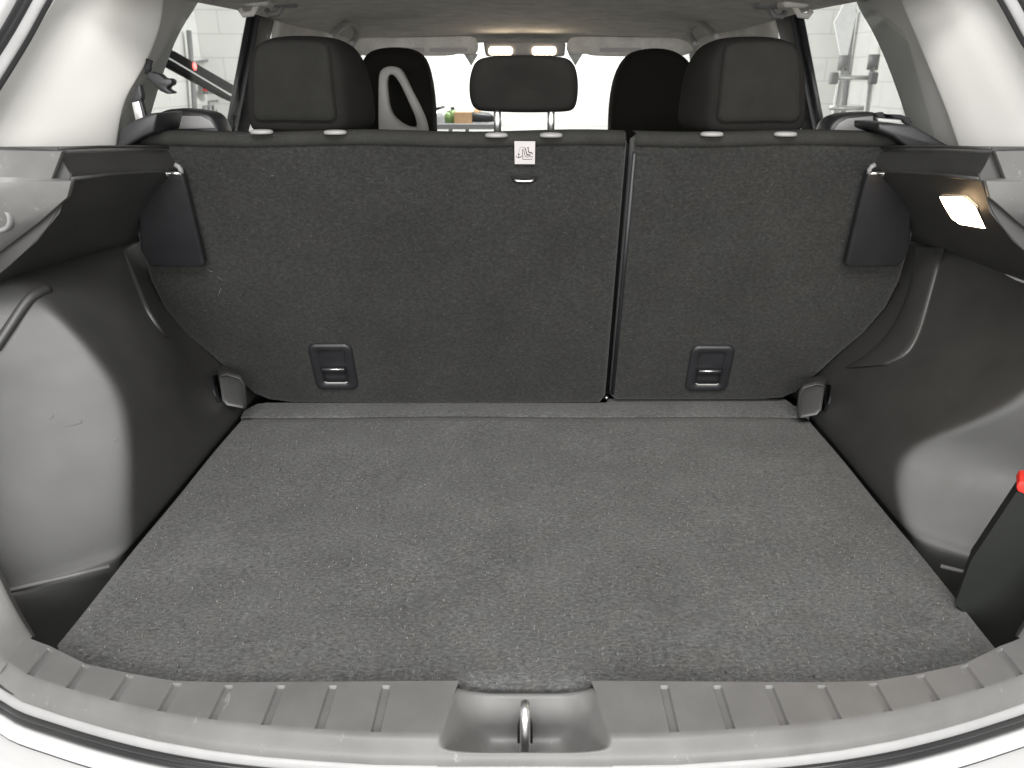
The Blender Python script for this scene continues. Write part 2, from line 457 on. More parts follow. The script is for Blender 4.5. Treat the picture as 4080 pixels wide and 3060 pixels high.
# release bezels
def bezel(cx, cs, par):
    wd, hg = .088, .117
    def ring(hw, hh, r, off, n=6):
        out = []
        for qx, qs, a0 in ((1, 1, 0), (-1, 1, 90), (-1, -1, 180), (1, -1, 270)):
            for k in range(n + 1):
                a = math.radians(a0 + 90 * k / n)
                out.append(SEAT(cx + qx * (hw - r) + r * math.cos(a), cs + qs * (hh - r) + r * math.sin(a), off))
        return out
    fr = loft('latch_bezel', [ring(wd / 2, hg / 2, .016, -.002), ring(wd / 2, hg / 2, .016, .003), ring(wd / 2 - .002, hg / 2 - .002, .015, .006), ring(wd / 2 - .008, hg / 2 - .008, .012, .0075),
                        ring(wd / 2 - .017, hg / 2 - .017, .008, .0055), ring(wd / 2 - .0195, hg / 2 - .020, .006, .0015), ring(wd / 2 - .0205, hg / 2 - .0215, .005, -.004)], M_BLK, par, close_u=True, fix=True)
    # recess cup: back and floor ramps, the release pull across it
    cup = M_BLK
    hw, hh = wd / 2 - .0195, hg / 2 - .0195
    v = [SEAT(cx - hw, cs + hh, .002), SEAT(cx + hw, cs + hh, .002), SEAT(cx - hw, cs + hh, -.0005), SEAT(cx + hw, cs + hh, -.0005)]
    box('cup_back', SEAT(cx, cs, .0016), (hw * 2 + .002, .0012, hh * 2 + .002), cup, fr, rot=Matrix.Rotation(REC, 3, 'X'))
    lp = loft('release_pull', [[SEAT(cx + sx * (hw - .001), cs + s, o) for sx in (-1, -.6, 0, .6, 1)] for s, o in ((-.001, .0025), (-.0005, .0075), (-.003, .0092), (-.008, .0085), (-.011, .0045), (-.024, .004), (-.034, .0072))], M_BLK, fr, solid=.001)
    tube('pull_edge', [SEAT(cx - hw + .002, cs - .0015, .0090), SEAT(cx + hw - .002, cs - .0015, .0090)], .0013, M_CHROME, fr, seg=8)
    tube('lower_lip', [SEAT(cx - hw + .001, cs - hh + .004, .0062), SEAT(cx - hw + .006, cs - hh + .0008, .0066), SEAT(cx + hw - .006, cs - hh + .0008, .0066), SEAT(cx + hw - .001, cs - hh + .003, .0062)], .0016, M_LGREY, fr, seg=8)
c1 = PSEAT(1330, 1459); c2 = PSEAT(2826, 1466)
bezel(c1.x, (c1.z) / math.cos(REC), sbL); bezel(c2.x, c2.z / math.cos(REC), sbR)

# tether anchor slot and sticker
ca = PSEAT(2088, 713); sa = ca.z / math.cos(REC)
sl = slab('anchor_slot', [SEAT(ca.x + x, sa + s, .0012) for x, s in ((-.024, .0065), (.024, .0062), (.020, -.004), (.012, -.0075), (-.012, -.0075), (-.020, -.004))], SN * -1, .004, mk_plain('slot_black', (.004, .004, .004), .9), sbL)
tube('anchor_bar', [SEAT(ca.x + x, sa + s, o) for x, s, o in ((-.0165, -.001, .001), (-.012, -.0022, .0030), (0, -.0027, .0036), (.012, -.0022, .0030), (.0165, -.001, .001))], .0022, M_CHROME, sbL)
cs = PSEAT(2091, 603.5); ss = cs.z / math.cos(REC)
hw, hh = .0172, .0196
st = slab('anchor_sticker', [SEAT(cs.x + x * hw, ss + s * hh, .0008 + .0052) for x, s in ((-1, 1), (1, .985), (.985, -1), (-.985, -.99))], SN * -1, .0006, M_STICK, sbL, smooth=False)
st['label'] = 'white sticker with child seat and anchor symbol'
U0, V0, K = 1062, 565, (2 * hw) / 445.0     # sticker pixel centre in the zoomed view and scale
def SP(u, v, o=.0009): return SEAT(cs.x + (u - U0) * K, ss - (v - V0) * K * .985, o + .0052)
def inkline(name, pts, wpx):
    pts = [Vector((u, v, 0)) for u, v in pts]; V, Fc = [], []
    for i, p in enumerate(pts):
        t = (pts[min(i + 1, len(pts) - 1)] - pts[max(i - 1, 0)]).normalized(); nrm = Vector((-t.y, t.x, 0)) * wpx / 2
        V += [SP(*(p + nrm)[:2]), SP(*(p - nrm)[:2])]
    for i in range(len(pts) - 1): Fc.append((2 * i, 2 * i + 1, 2 * i + 3, 2 * i + 2))
    return mesh(name, V, Fc, M_INK, st, smooth=False, fix=False)
def ink_poly(name, pts):
    return mesh(name, [SP(u, v) for u, v in pts], [tuple(range(len(pts)))], M_INK, st, smooth=False, fix=False)
inkline('seat_symbol', [(1022, 715), (1008, 485), (1035, 485), (1070, 640), (1090, 660), (1235, 650), (1220, 710), (1022, 715), (1015, 620)], 15)
ink_poly('child_seat_symbol', [(1062, 455), (1085, 455), (1108, 570), (1125, 597), (1190, 600), (1195, 615), (1180, 628), (1110, 628), (1095, 600)])
ink_poly('child_body_symbol', [(1128, 492), (1145, 488), (1160, 545), (1215, 548), (1230, 570), (1238, 605), (1222, 605), (1210, 575), (1150, 572), (1130, 530)])
ink_poly('child_head_symbol', [(1133 + 19 * math.cos(a * .5236), 457 + 20 * math.sin(a * .5236)) for a in range(12)])
inkline('anchor_stem_symbol', [(932, 560), (932, 680)], 16)
inkline('anchor_cross_symbol', [(910, 600), (955, 600)], 14)
inkline('anchor_fluke_symbol', [(874, 632), (890, 660), (932, 678), (975, 660), (993, 632)], 17)
for i, a in enumerate(((1070, 458, 1030, 438), (1018, 434, 990, 436), (972, 444, 958, 456), (948, 475, 942, 495), (938, 512, 934, 535))):
    inkline('tether_dash_symbol', [(a[0], a[1]), (a[2], a[3])], 12)

# ------------------------------------------------------------------ headrests
def headrest(name, label, rear, front, yr, yf, seam, posts, par_z, grommets, tilt=.0):
    """rear/front: pixel outlines of the rear and front rim at depths yr / yf"""
    n = 48
    R = resample(catmull([P(u, v, y=yr) for u, v in rear] + [P(*rear[0], y=yr)], 6), n + 1)[:-1]
    Fr = resample(catmull([P(u, v, y=yf) for u, v in front] + [P(*front[0], y=yf)], 6), n + 1)[:-1]
    cR = sum(R, Vector()) / n; cF = sum(Fr, Vector()) / n
    base = Vector((cR.x, (yr + yf) / 2, min(p.z for p in R)))
    e = empty(name, base, label, 'headrest', 'rear headrests')
    rows = []
    for s, d in ((.10, .012), (.5, .006), (.8, .004), (.93, .0075), (1.0, .018)):
        rows.append([cR + (p - cR) * s + Vector((0, d, 0)) for p in R])
    for t, k in ((.25, 1.035), (.5, 1.04), (.75, 1.02)):
        rows.append([(p.lerp(q, t) - cR.lerp(cF, t)) * k + cR.lerp(cF, t) + Vector((0, .012, 0)) * (1 - t) for p, q in zip(R, Fr)])
    rows.append([q for q in Fr])
    for s, d in ((.85, .016), (.5, .024), (.1, .026)): rows.append([cF + (q - cF) * s + Vector((0, d, 0)) for q in Fr])
    cu = loft('cushion', rows, M_FAB, e, close_u=True, caps=True, sub=1)
    if seam:
        S = resample(catmull([P(u, v, y=yr - .004) for u, v in seam] + [P(*seam[0], y=yr - .004)], 6), n + 1)[:-1]
        c = sum(S, Vector()) / n
        loft('rear_panel', [[c + (p - c) * s + Vector((0, d, 0)) for p in S] for s, d in ((1.0, .022), (1.0, .008), (.985, .004), (.95, .0015), (.8, 0), (.1, -.001))], M_FABP, cu, close_u=True, caps=True)
        tube('seam_piping', [p + Vector((0, .0075, 0)) for p in S], .0016, M_FAB, cu, closed=True, seg=6)
    for (u, v0, v1) in posts:
        a, b = P(u, v0, y=(yr + yf) / 2 - .01), P(u, v1, y=(yr + yf) / 2 - .01)
        b = Vector((a.x, b.y, b.z))
        tube('post', [a, a.lerp(b, .5), b], .0062, M_CHROME, e, seg=16)
    for (u, v) in grommets:
        c = P(u, v, y=1.305)
        g = [[c + Vector((r * math.cos(q), r * .7 * math.sin(q), dz)) for q in [2 * math.pi * i / 24 for i in range(24)]] for r, dz in ((.0185, -.005), (.019, -.002), (.0178, .0003), (.013, .0016), (.007, .0020))]
        loft('post_guide', g, M_GUIDE, e, close_u=True, caps=True)
    return e
headrest('headrest', 'small middle rear headrest raised on two bare steel posts',
         [(1892, 248), (1935, 226), (2090, 218), (2240, 226), (2282, 248), (2300, 300), (2302, 370), (2292, 425), (2262, 445), (2090, 450), (1915, 443), (1884, 425), (1870, 370), (1874, 300)],
         [(1905, 262), (1945, 244), (2090, 238), (2232, 244), (2268, 262), (2285, 310), (2286, 370), (2276, 415), (2250, 432), (2090, 436), (1928, 430), (1900, 415), (1888, 370), (1890, 310)],
         1.325, 1.385, None,
         [(1981, 420, 545), (2196, 420, 545)], 0, [(1978, 533), (2196, 533)])
hl_rear = [(985, 300), (998, 205), (1030, 165), (1090, 150), (1220, 150), (1310, 160), (1350, 215), (1370, 300), (1380, 420), (1380, 490), (1340, 512), (1200, 517), (1050, 514), (1000, 505), (982, 420)]
hl_front = [(1060, 300), (1066, 230), (1090, 190), (1150, 160), (1260, 150), (1350, 168), (1415, 220), (1450, 310), (1468, 410), (1470, 480), (1420, 500), (1280, 505), (1150, 503), (1080, 495), (1062, 420)]
hl_rear = [(u - (12 if u < 1010 else 0), v + (16 if v > 480 else 0)) for u, v in hl_rear]; hl_front = [(u + (30 if u > 1330 else 0), v + (14 if v > 470 else 0)) for u, v in hl_front]
hl_seam = [(1003, 300), (1015, 205), (1040, 175), (1100, 163), (1220, 163), (1280, 172), (1305, 200), (1317, 300), (1326, 400), (1330, 478), (1250, 485), (1120, 482), (1015, 478), (1005, 400)]
headrest('headrest', 'large rear headrest over the wide seat back with seamed rear panel', hl_rear, hl_front, 1.325, 1.46, hl_seam,
         [(1080, 500, 545), (1300, 500, 545)], 0, [(1042, 520), (1335, 522)])
MR = lambda L: [(4196 - u, v + 3) for u, v in L]
headrest('headrest', 'large rear headrest over the narrow seat back with seamed rear panel', MR(hl_rear), MR(hl_front), 1.325, 1.46, MR(hl_seam),
         [(3110, 500, 545), (2890, 500, 545)], 0, [(2837, 529), (3130, 529)])

# ------------------------------------------------------------------ front seats
def front_seat(label, out, group='front seats'):
    pts = [P(u, v, y=2.12) for u, v in out]
    n = 40
    R = resample(catmull(pts, 6), n)
    cx = sum(p.x for p in R) / n
    R = R + [Vector((R[-1].x, 2.10, .1)), Vector((R[-1].x, 2.06, -.3)), Vector((R[0].x, 2.06, -.3)), Vector((R[0].x, 2.10, .1))]
    c = Vector((cx, 2.12, .45))
    e = empty('front_seat', (cx, 2.15, -.3), label, 'car seat', group)
    loft('backrest', [[c + (p - c) * s + Vector((0, d + (p.y - 2.12) * 0, 0)) for p in R] for s, d in ((.3, -.0), (.9, .004), (.975, .014), (1, .04), (1, .10), (.96, .14), (.5, .16))], M_FAB, e, close_u=True, caps=True)
    return e
fsL = front_seat('black front seat carrying a grey triangular loop frame on its back',
                 [(1395, 560), (1400, 400), (1420, 280), (1450, 215), (1500, 192), (1570, 186), (1635, 195), (1680, 230), (1705, 300), (1720, 400), (1727, 540)])
fsR = front_seat('plain black front seat without a loop frame behind the narrow seat back',
                 [(2436, 540), (2441, 420), (2458, 320), (2488, 250), (2530, 207), (2590, 192), (2650, 192), (2710, 208), (2760, 250), (2790, 330), (2800, 560)])
lo = [(1508, 545), (1507, 400), (1509, 305), (1522, 275), (1550, 264), (1582, 268), (1605, 288), (1640, 360), (1675, 430), (1697, 490), (1703, 545)]
li = [(1560, 545), (1552, 430), (1541, 330), (1548, 302), (1560, 297), (1575, 305), (1600, 345), (1630, 410), (1655, 465), (1664, 500), (1655, 545)]
hole = [(1541, 330), (1547, 302), (1560, 297), (1576, 308), (1602, 350), (1632, 415), (1656, 468), (1664, 497), (1655, 506), (1632, 505), (1600, 490), (1568, 460), (1552, 425), (1545, 380)]
outer = [(1507, 400), (1509, 305), (1522, 275), (1550, 264), (1582, 268), (1605, 288), (1640, 360), (1675, 430), (1699, 490), (1705, 540), (1690, 575), (1600, 580), (1520, 575), (1508, 520)]
n = 48
O3 = resample(catmull([P(u, v, y=2.03) for u, v in outer] + [P(*outer[0], y=2.03)], 6), n + 1)[:-1]
I3 = resample(catmull([P(u, v, y=2.03) for u, v in hole] + [P(*hole[0], y=2.03)], 6), n + 1)[:-1]
cI = sum(I3, Vector()) / n
def ang(p): return math.atan2(p.z - cI.z, p.x - cI.x)
O3.sort(key=ang); I3.sort(key=ang)
dv = Vector((0, 1, 0))
loft('loop_frame', [[p + dv * .02 for p in O3], [p + dv * .004 for p in O3], [p.lerp(q, .12) for p, q in zip(O3, I3)], [p.lerp(q, .85) for p, q in zip(O3, I3)], [q + dv * .004 for q in I3], [q + dv * .02 for q in I3]], M_LGREY, fsL, close_u=True, fix=True)
tube('frame_stem', [P(1600, 560, y=2.045), P(1600, 640, y=2.06), P(1600, 760, y=2.09)], .02, M_LGREY, fsL)

# ------------------------------------------------------------------ car body shell
car = empty('car', (0, 1.5, GZ), 'white car seen into its open hatch, with pale pillars and grey headliner', 'car')
# headliner
rows = []
for y, zc, ze, xe in ((1.20, .782, .752, .64), (1.35, .795, .765, .64), (1.5, .802, .773, .638), (1.63, .806, .7735, .638), (1.8, .808, .776, .637), (1.965, .806, .776, .637), (2.14, .80, .768, .632), (2.32, .79, .764, .615), (2.48, .780, .762, .59), (2.58, .772, .757, .565), (2.66, .757, .748, .545), (2.70, .742, .735, .53)):
    rows.append([Vector((xe * q, y, ze + (zc - ze) * (1 - abs(q) ** 2.6))) for q in [-1 + 2 * k / 16 for k in range(17)]])
loft('headliner', rows, M_HEAD, car, sub=1, solid=.02, soff=1)
for sg in (-1, 1):
    top = [(.634, 2.10, .774), (.632, 2.14, .770), (.615, 2.32, .766), (.59, 2.48, .764), (.565, 2.60, .758), (.545, 2.70, .745)]
    loft('door_header', [[Vector((sg * (x - .03), y, z + .02)), Vector((sg * (x - .006), y, z + .004)), Vector((sg * (x + .004), y, z - .02)), Vector((sg * (x + .014), y, z - .045 - .05 * min(1, (y - 1.965) / .15))), Vector((sg * (x + .022), y, z - .05 - .05 * min(1, (y - 1.965) / .15)))] for x, y, z in top], M_HEAD, car, solid=.006, soff=0)
# outer skin: roof, sides below the glass
mesh('roof_skin', [(-.68, 1.16, .842), (.68, 1.16, .842), (.68, 1.5, .87), (.66, 2.3, .87), (.6, 2.76, .785), (-.6, 2.76, .785), (-.66, 2.3, .87), (-.68, 1.5, .87)], [(0, 1, 2, 7), (7, 2, 3, 6), (6, 3, 4, 5)], M_PAINT, car, smooth=False, solid=.004, soff=1)
for sg in (-1, 1):
    mesh('door_skin', [(sg * .80, .78, -.45), (sg * .82, 2.9, -.45), (sg * .80, 2.9, .30), (sg * .735, 2.9, .46), (sg * .73, 1.45, .50), (sg * .77, 1.0, .52), (sg * .80, .86, .30)], [tuple(range(7))], M_PAINT, car, smooth=False, solid=.006)
    mesh('belt_trim', [(sg * .728, 1.40, .505), (sg * .735, 2.9, .465), (sg * .66, 2.9, .44), (sg * .66, 1.40, .48)], [(0, 1, 2, 3)], M_BLK, car, smooth=False, solid=.01)
# pale pillars (left, right traced)
def pillar(sg, outer, mid, inner, wedge, offs):
    R = []
    for pts, off in ((outer, offs[0]), (mid, offs[1]), (inner, offs[2])):
        R.append(resample(catmull([PSIDE(u, v, off) for u, v in pts], 5), 15))
    A, B, C = R
    rows = []
    for i in range(15):
        m1 = A[i].lerp(B[i], .5) + Vector((-sg * .006, 0, 0)); m2 = B[i].lerp(C[i], .5) + Vector((-sg * .004, 0, 0))
        o2 = A[i] + Vector((sg * .03, -.008, 0)); i2 = C[i] + Vector((sg * .012, .004, 0)); i3 = C[i] + Vector((sg * .035, .002, 0))
        rows.append([o2, A[i] + Vector((sg * .004, -.001, 0)), A[i], m1, B[i], m2, C[i] + Vector((-sg * .001, -.004, 0)), C[i], i2, i3])
    loft('pillar_trim', rows, M_PIL, car, sub=2, flip=sg > 0)
    W = resample(catmull([PSIDE(u, v, .03) for u, v in wedge], 5), 15)
    CC = [c + Vector((sg * .006, .002, 0)) for c in C]
    rows = [[CC[i] + Vector((sg * .006, .0, 0)), CC[i].lerp(W[i], .4) + Vector((0, 0, 0)), CC[i].lerp(W[i], .8), W[i], W[i] + Vector((sg * .012, .004, 0)), W[i] + Vector((sg * .03, .0, 0))] for i in range(15)]
    loft('window_reveal', rows, M_PIL, car, sub=1)
pillar(-1, [(-70, 610), (0, 510), (155, 255), (310, 0), (440, -210)], [(200, 610), (265, 480), (385, 240), (480, 0), (560, -210)],
       [(464, 604), (474, 520), (500, 400), (545, 320), (592, 235), (640, 110), (655, 0), (668, -210)],
       [(560, 604), (590, 520), (630, 380), (668, 260), (705, 165), (745, 88), (790, 24), (850, -100)], (.05, .004, -.028))
pillar(1, [(4260, 625), (4180, 440), (4080, 290), (3990, 145), (3900, 0), (3770, -210)], [(4030, 625), (3960, 480), (3860, 280), (3790, 140), (3720, 0), (3640, -210)],
       [(3830, 625), (3808, 560), (3765, 435), (3700, 275), (3625, 95), (3585, 0), (3520, -210)],
       [(3650, 625), (3605, 480), (3560, 345), (3510, 215), (3460, 110), (3412, 34), (3380, -60), (3340, -140)], (.045, .010, -.010))
# window panes, door pillars, glass
def quad(name, pts, mat, par, th=.004):
    return mesh(name, pts, [tuple(range(len(pts)))], mat, par, smooth=False, solid=th, soff=0)
for sg in (-1, 1):
    g = quad('side_window', [(sg * .685, 1.30, .53), (sg * .72, 2.9, .47), (sg * .648, 2.75, .745), (sg * .652, 2.2, .79), (sg * .652, 1.5, .79)], M_GLASS, car, .003)
    # dark door pillar with slanting glass run
    if sg < 0: up, dn = PSIDE(1012, 66, .008), PSIDE(902, 560, .008)
    else: up, dn = PSIDE(3172, 66, .008), PSIDE(3284, 560, .008)
    up.z += .03
    tube('glass_run', [up, up.lerp(dn, .5), dn], .0075, M_BLK, car)
    ff = Vector((sg * .004, 0.115, 0)); fd = Vector((sg * .004, .075, 0))
    slab('door_pillar', [up + Vector((sg * .01, .012, 0)), up + ff, dn + fd, dn + Vector((sg * .01, .012, 0))], (-sg, 0, 0), .03, M_BLK, car, bev=.004)
    tube('glass_run_bright', [up.lerp(dn, .35) + Vector((0, .018, 0)), dn + Vector((0, .015, 0))], .0028, M_LGREY, car)
    # front pillars
    tube('front_pillar', [(sg * .56, 2.68, .735), (sg * .66, 3.0, .58), (sg * .74, 3.35, .38)], .03, M_PIL, car)
quad('windscreen', [(-.56, 2.72, .74), (.56, 2.72, .74), (.74, 3.38, .36), (-.74, 3.38, .36)], M_GLASS, car, .004)
box('dashboard', (0, 3.15, .28), (1.44, .5, .16), M_BLK, car, bev=.03)
# sun visors
def visor(out, lab):
    p = [P(u, v, y=2.60) for u, v in out]
    p = resample(catmull(p + [p[0]], 5), 49)[:-1]
    v = pillow('sun_visor', p, (0, 1, 0), ((.9, -.004), (.985, 0.0), (1, .006), (1, .012), (.97, .018)), M_HEAD, car)
    for (u0, v0, u1, v1) in lab:
        slab('visor_label', [P(u, w_, y=2.594) for u, w_ in ((u0, v0), (u1, v0), (u1, v1), (u0, v1))], (0, 1, 0), .003, M_LINTL if 0 else M_STICK, v, smooth=False)
visor([(1400, 168), (1440, 150), (1600, 148), (1760, 145), (1870, 143), (1896, 152), (1905, 180), (1900, 212), (1880, 219), (1820, 214), (1780, 222), (1600, 222), (1440, 220), (1408, 205)], [(1600, 190, 1690, 207), (1712, 190, 1862, 207)])
visor([(2258, 195), (2262, 165), (2282, 146), (2400, 145), (2550, 148), (2690, 151), (2740, 165), (2772, 185), (2750, 212), (2690, 224), (2520, 225), (2370, 222), (2330, 214), (2280, 219), (2262, 212)], [(2390, 190, 2556, 207)])
# dome lights in their overhead console
con = loft('overhead_console', [[P(u, v, y=2.572 + o) for u, v in [(1925, 165), (2255, 165), (2250, 225), (1935, 225)]] for o in (0.0, .08)], M_GUIDE, car, close_u=True, caps=True, bev=.008)
for u0, u1 in ((1949, 2040), (2122, 2214)):
    p = [P(u, v, y=2.568) for u, v in ((u0, 194), (u0 + 6, 188), (u1 - 5, 188), (u1, 194), (u1, 212), (u1 - 6, 218), (u0 + 6, 218), (u0, 212))]
    slab('map_lamp_lens', p, (0, 1, 0), .006, M_LAMPD, con)
for sg in (-1, 1):
    slab('mirror_bracket', [P(CX - 7 + sg * a, b, y=2.62) for a, b in ((180, 215), (238, 213), (208, 262))], (0, 1, 0), .012, M_PIL, car)
# grab handles
def handle(sg):
    A = [(1312, 150), (1345, 118), (1385, 92), (1412, 102), (1424, 128), (1418, 150), (1400, 178)]
    if sg > 0: A = [(4170 - u, v) for u, v in A]
    x = sg * .47
    pts = catmull([P(u, v, x=x) for u, v in A], 5)
    rows = []
    for i, p in enumerate(pts):
        t = (pts[min(i + 1, len(pts) - 1)] - pts[max(i - 1, 0)]).normalized()
        a = Vector((sg, 0, 0)); b = t.cross(a).normalized()
        rows.append([p + a * .010 * math.cos(q) + b * .0085 * math.sin(q) for q in [2 * math.pi * j / 10 for j in range(10)]])
    loft('grab_handle', rows, M_LGREY, car, close_u=True, caps=True)
handle(-1); handle(1)
# coat hooks / small fittings on the headliner edge
def fitting(u, v, y, sx, mat, nm):
    c = P(u, v, y=y)
    h = box(nm, c, (.055, .05, .018), mat, car, bev=.008)
    tube('hook_tip', [c + Vector((0, -.01, -.006)), c + Vector((sx * .012, -.012, -.022)), c + Vector((sx * .03, -.01, -.024)), c + Vector((sx * .036, -.008, -.014))], .006, mat, h)
fitting(1130, 10, 1.80, -1, M_GREY, 'coat_hook'); fitting(1030, 8, 1.72, -1, M_HEAD, 'belt_anchor_cover')
fitting(3060, 18, 1.80, 1, M_GREY, 'coat_hook'); fitting(3160, 14, 1.72, 1, M_HEAD, 'belt_anchor_cover')

# ------------------------------------------------------------------ side trim panels
TREES = {}
def side_panel(sg):
    e = empty('side_trim_panel', (sg * .70, 1.2, -.15),
              'charcoal plastic wheel arch panel holding the lit cargo lamp' if sg > 0 else 'charcoal plastic wheel arch panel without a lamp, pale scuff on its face',
              'side panel', 'cargo side panels')
    zl = [-.20, -.012, -.004, .002, .010, .04, .09, .14, .19, .24, .285, .325, .352, .370, .380, .384]
    xw = [.60, .598, .590, .585, .583, .582, .582, .582, .585, .599, .623, .652, .678, .705, .75, .82]
    yc = [.905, .915, .93, .940, .946, .956, .978, .998, 1.012, 1.018, 1.020, 1.024, 1.032, 1.045, 1.07, 1.10]
    if sg > 0:       # right housing: lower bright facet, slope above set back to shape the soft shadow edge
        xr = [.60, .598, .590, .585, .583, .582, .598, .655, .712, .745, .762, .770, .775, .78, .79, .83]
        yc = [.955, .965, .98, .990, .998, 1.038, 1.082, 1.052, 1.022, 1.015, 1.02, 1.024, 1.032, 1.045, 1.07, 1.10]
    else: xr = xw
    xse = [.60, .598, .590, .588, .588, .592, .618, .648, .682, .706, .716, .720, .722, .724, .75, .82]
    rows = []
    for z, x, yk, xq, xn in zip(zl, xw, yc, xr, xse):
        r = []
        for y in (1.56, 1.46, 1.38, 1.28, 1.18, 1.10):
            f = min(1, max(0, (1.40 - y) / .22)); f = f * f * (3 - 2 * f)
            xx = xn + (xq - xn) * f
            r.append((xx, max(y, yk + .03), z))
        x = xq
        sl = .80 if z < .02 else .80 - min(.35, (z - .02) * 1.6)
        r.append((x + .0, yk + .014, z)); r.append((x + .002, yk + .003, z)); r.append((x + .010, yk - .006 * sl - .002, z)); r.append((x + .022, yk - .022 * sl, z))
        for d in (.05, .09, .14, .20, .28): r.append((x + d, yk - d * sl, z))
        rows.append([Vector((sg * a, b, c)) for a, b, c in r])
    arch = loft('wheel_arch_cover', rows, M_PL, e, sub=2, flip=sg < 0)
    # upper wall behind it and sloping underside of the shelf
    shelf_in = [(.602, 1.026, .524), (.600, 1.12, .518), (.596, 1.22, .510), (.588, 1.335, .499)]
    def prof(p):
        x, y, z = p
        w_ = (y - 1.026) / .31
        return [(.86, y, .30), (.79, y, .345), (.745 - .02 * w_, y, .385 - .02 * w_), (.715 - .018 * w_, y, .405 - .02 * w_), (.668, y, .440 - .012 * w_), (.628, y, .478 - .01 * w_), (x + .006, y, z - .008), (x, y, z - .002),
                (x - .002, y, z + .004), (x + .003, y, z + .014), (x + .006, y, z + .026), (x + .009, y, z + .032), (x + .020, y, z + .036), (x + .05, y, z + .038), (x + .14, y, z + .038)]
    rows = [[Vector((sg * a, b, c)) for a, b, c in prof(p)] for p in catmull([Vector(q) for q in shelf_in] + [Vector((.586, 1.42, .49))], 3)]
    sh = loft('shelf_ledge', rows, M_PL, e, sub=1, flip=sg > 0)
    cap = prof(Vector((.602, 1.0275, .524)))
    slab('ledge_end', [Vector((sg * a, 1.0275, c)) for a, b, c in cap] + [Vector((sg * .90, 1.0275, .562)), Vector((sg * .90, 1.0275, .30))], (0, 1, 0), .004, M_PL, e, smooth=False)
    # strip lip lines
    tube('ledge_lip', [Vector((sg * (x + .006), y, z + .0375)) for x, y, z in shelf_in], .0022, M_PL, e, seg=8)
    tube('ledge_lip', [Vector((sg * (x - .001), y, z - .001)) for x, y, z in shelf_in], .0026, M_PL, e, seg=8)
    # rear facing end of the ledge, near the hatch: same plastic, paler colour carries the light on it
    sh_ = -28 if sg > 0 else 0
    pts_in = [P(u + sh_, v, y=1.016) for u, v in ((250, 603), (208, 712), (288, 722), (272, 785), (150, 890), (0, 1003), (-130, 1100))]
    pts_out = [P(u + sh_, v, y=.965) for u, v in ((-160, 596), (-170, 700), (-180, 730), (-190, 800), (-220, 920), (-260, 1040), (-300, 1150))]
    rows = []
    for a, b in zip(pts_in, pts_out):
        k = [a + Vector((-.004, .014, 0)), a + Vector((-.0005, .0015, 0)), a.lerp(b, .012), a.lerp(b, .35), a.lerp(b, .7), b]
        rows.append([(MX(q) if sg > 0 else q) for q in k])
    loft('shelf_end_cover', rows, M_PL_LIT, e, flip=sg > 0, angle=40)
    c0 = P(-12, 862, y=.998); c0 = MX(c0) if sg > 0 else c0
    g = [[c0 + Vector((r * math.cos(q), d, r * math.sin(q))) for q in [2 * math.pi * i / 24 for i in range(24)]] for r, d in ((.021, .012), (.021, -.004), (.018, -.008), (.015, -.004), (.013, .006))]
    loft('bumper_stop', g, M_GREY, e, close_u=True, caps=True)
    # flap against the seat back
    fo = [(725, 684), (745, 760), (815, 1050), (806, 1066), (600, 1064), (560, 1000), (548, 800), (640, 690)]
    pl = [PSEAT(u, v, .022) for u, v in fo]
    pl = [MX(p) if sg > 0 else p for p in pl]
    slab('seat_flap', pl, SN * -1, .016, M_BLK, e, bev=.004)
    # little shelf hook: metal pin with hooked guard
    a = P(668, 690, y=1.285); b = P(724, 692, y=1.285)
    q = (lambda p: MX(p)) if sg > 0 else (lambda p: p)
    pin = tube('shelf_pin', [q(a), q(b)], .0034, M_STEEL, e)
    tube('pin_head', [q(a) + Vector((-.0015 * -sg, 0, 0)), q(a) + Vector((.0015 * -sg, 0, 0))], .0062, M_STEEL, pin)
    tube('pin_guard', [q(P(u, v, y=1.28)) for u, v in ((697, 656), (712, 664), (721, 678), (722, 690))], .004, M_GREY, pin)
    # grab of the lashing point at the back corner
    tr = [bvh(arch), bvh(sh)]; TREES[sg] = tr
    B = [(866, 1494), (900, 1487), (955, 1503), (972, 1530), (980, 1610), (975, 1636), (900, 1622), (880, 1600)]
    if sg > 0: B = [(4184 - u - 26, v + 38) for u, v in B]
    yb = 1.36
    face = [P(u, v, y=yb) for u, v in B]
    cc = sum(face, Vector()) / len(face)
    bo = loft('lashing_boss', [[p + Vector((sg * .05, .10, -.02)) for p in face], [p + Vector((sg * .014, .035, -.003)) + (p - cc) * .02 for p in face], [p + Vector((0, .008, 0)) for p in face], [cc + (p - cc) * .90 + Vector((0, .0, 0)) for p in face], [cc + (p - cc) * .82 + Vector((0, .0035, 0)) for p in face], [cc + (p - cc) * .3 + Vector((0, .0045, 0)) for p in face]],
              M_PL, e, close_u=True, caps=True, bev=.003)
    k = -1 if sg < 0 else 1
    Rr = [(846, 1500), (866, 1498), (880, 1600), (868, 1602), (850, 1560)]
    if sg > 0: Rr = [(4184 - u - 26, v + 38) for u, v in Rr]
    slab('lashing_recess', [cast(tr, u, v, .004) for u, v in Rr], (0, 1, 0), .006, M_BLK, bo)
    # lip of the side pocket
    lip = [Vector((sg * a, b, .003)) for a, b in ((.592, .894), (.64, .869), (.705, .838), (.80, .80))]
    tube('pocket_lip', lip, .003, M_PL_LIT, e, seg=8)
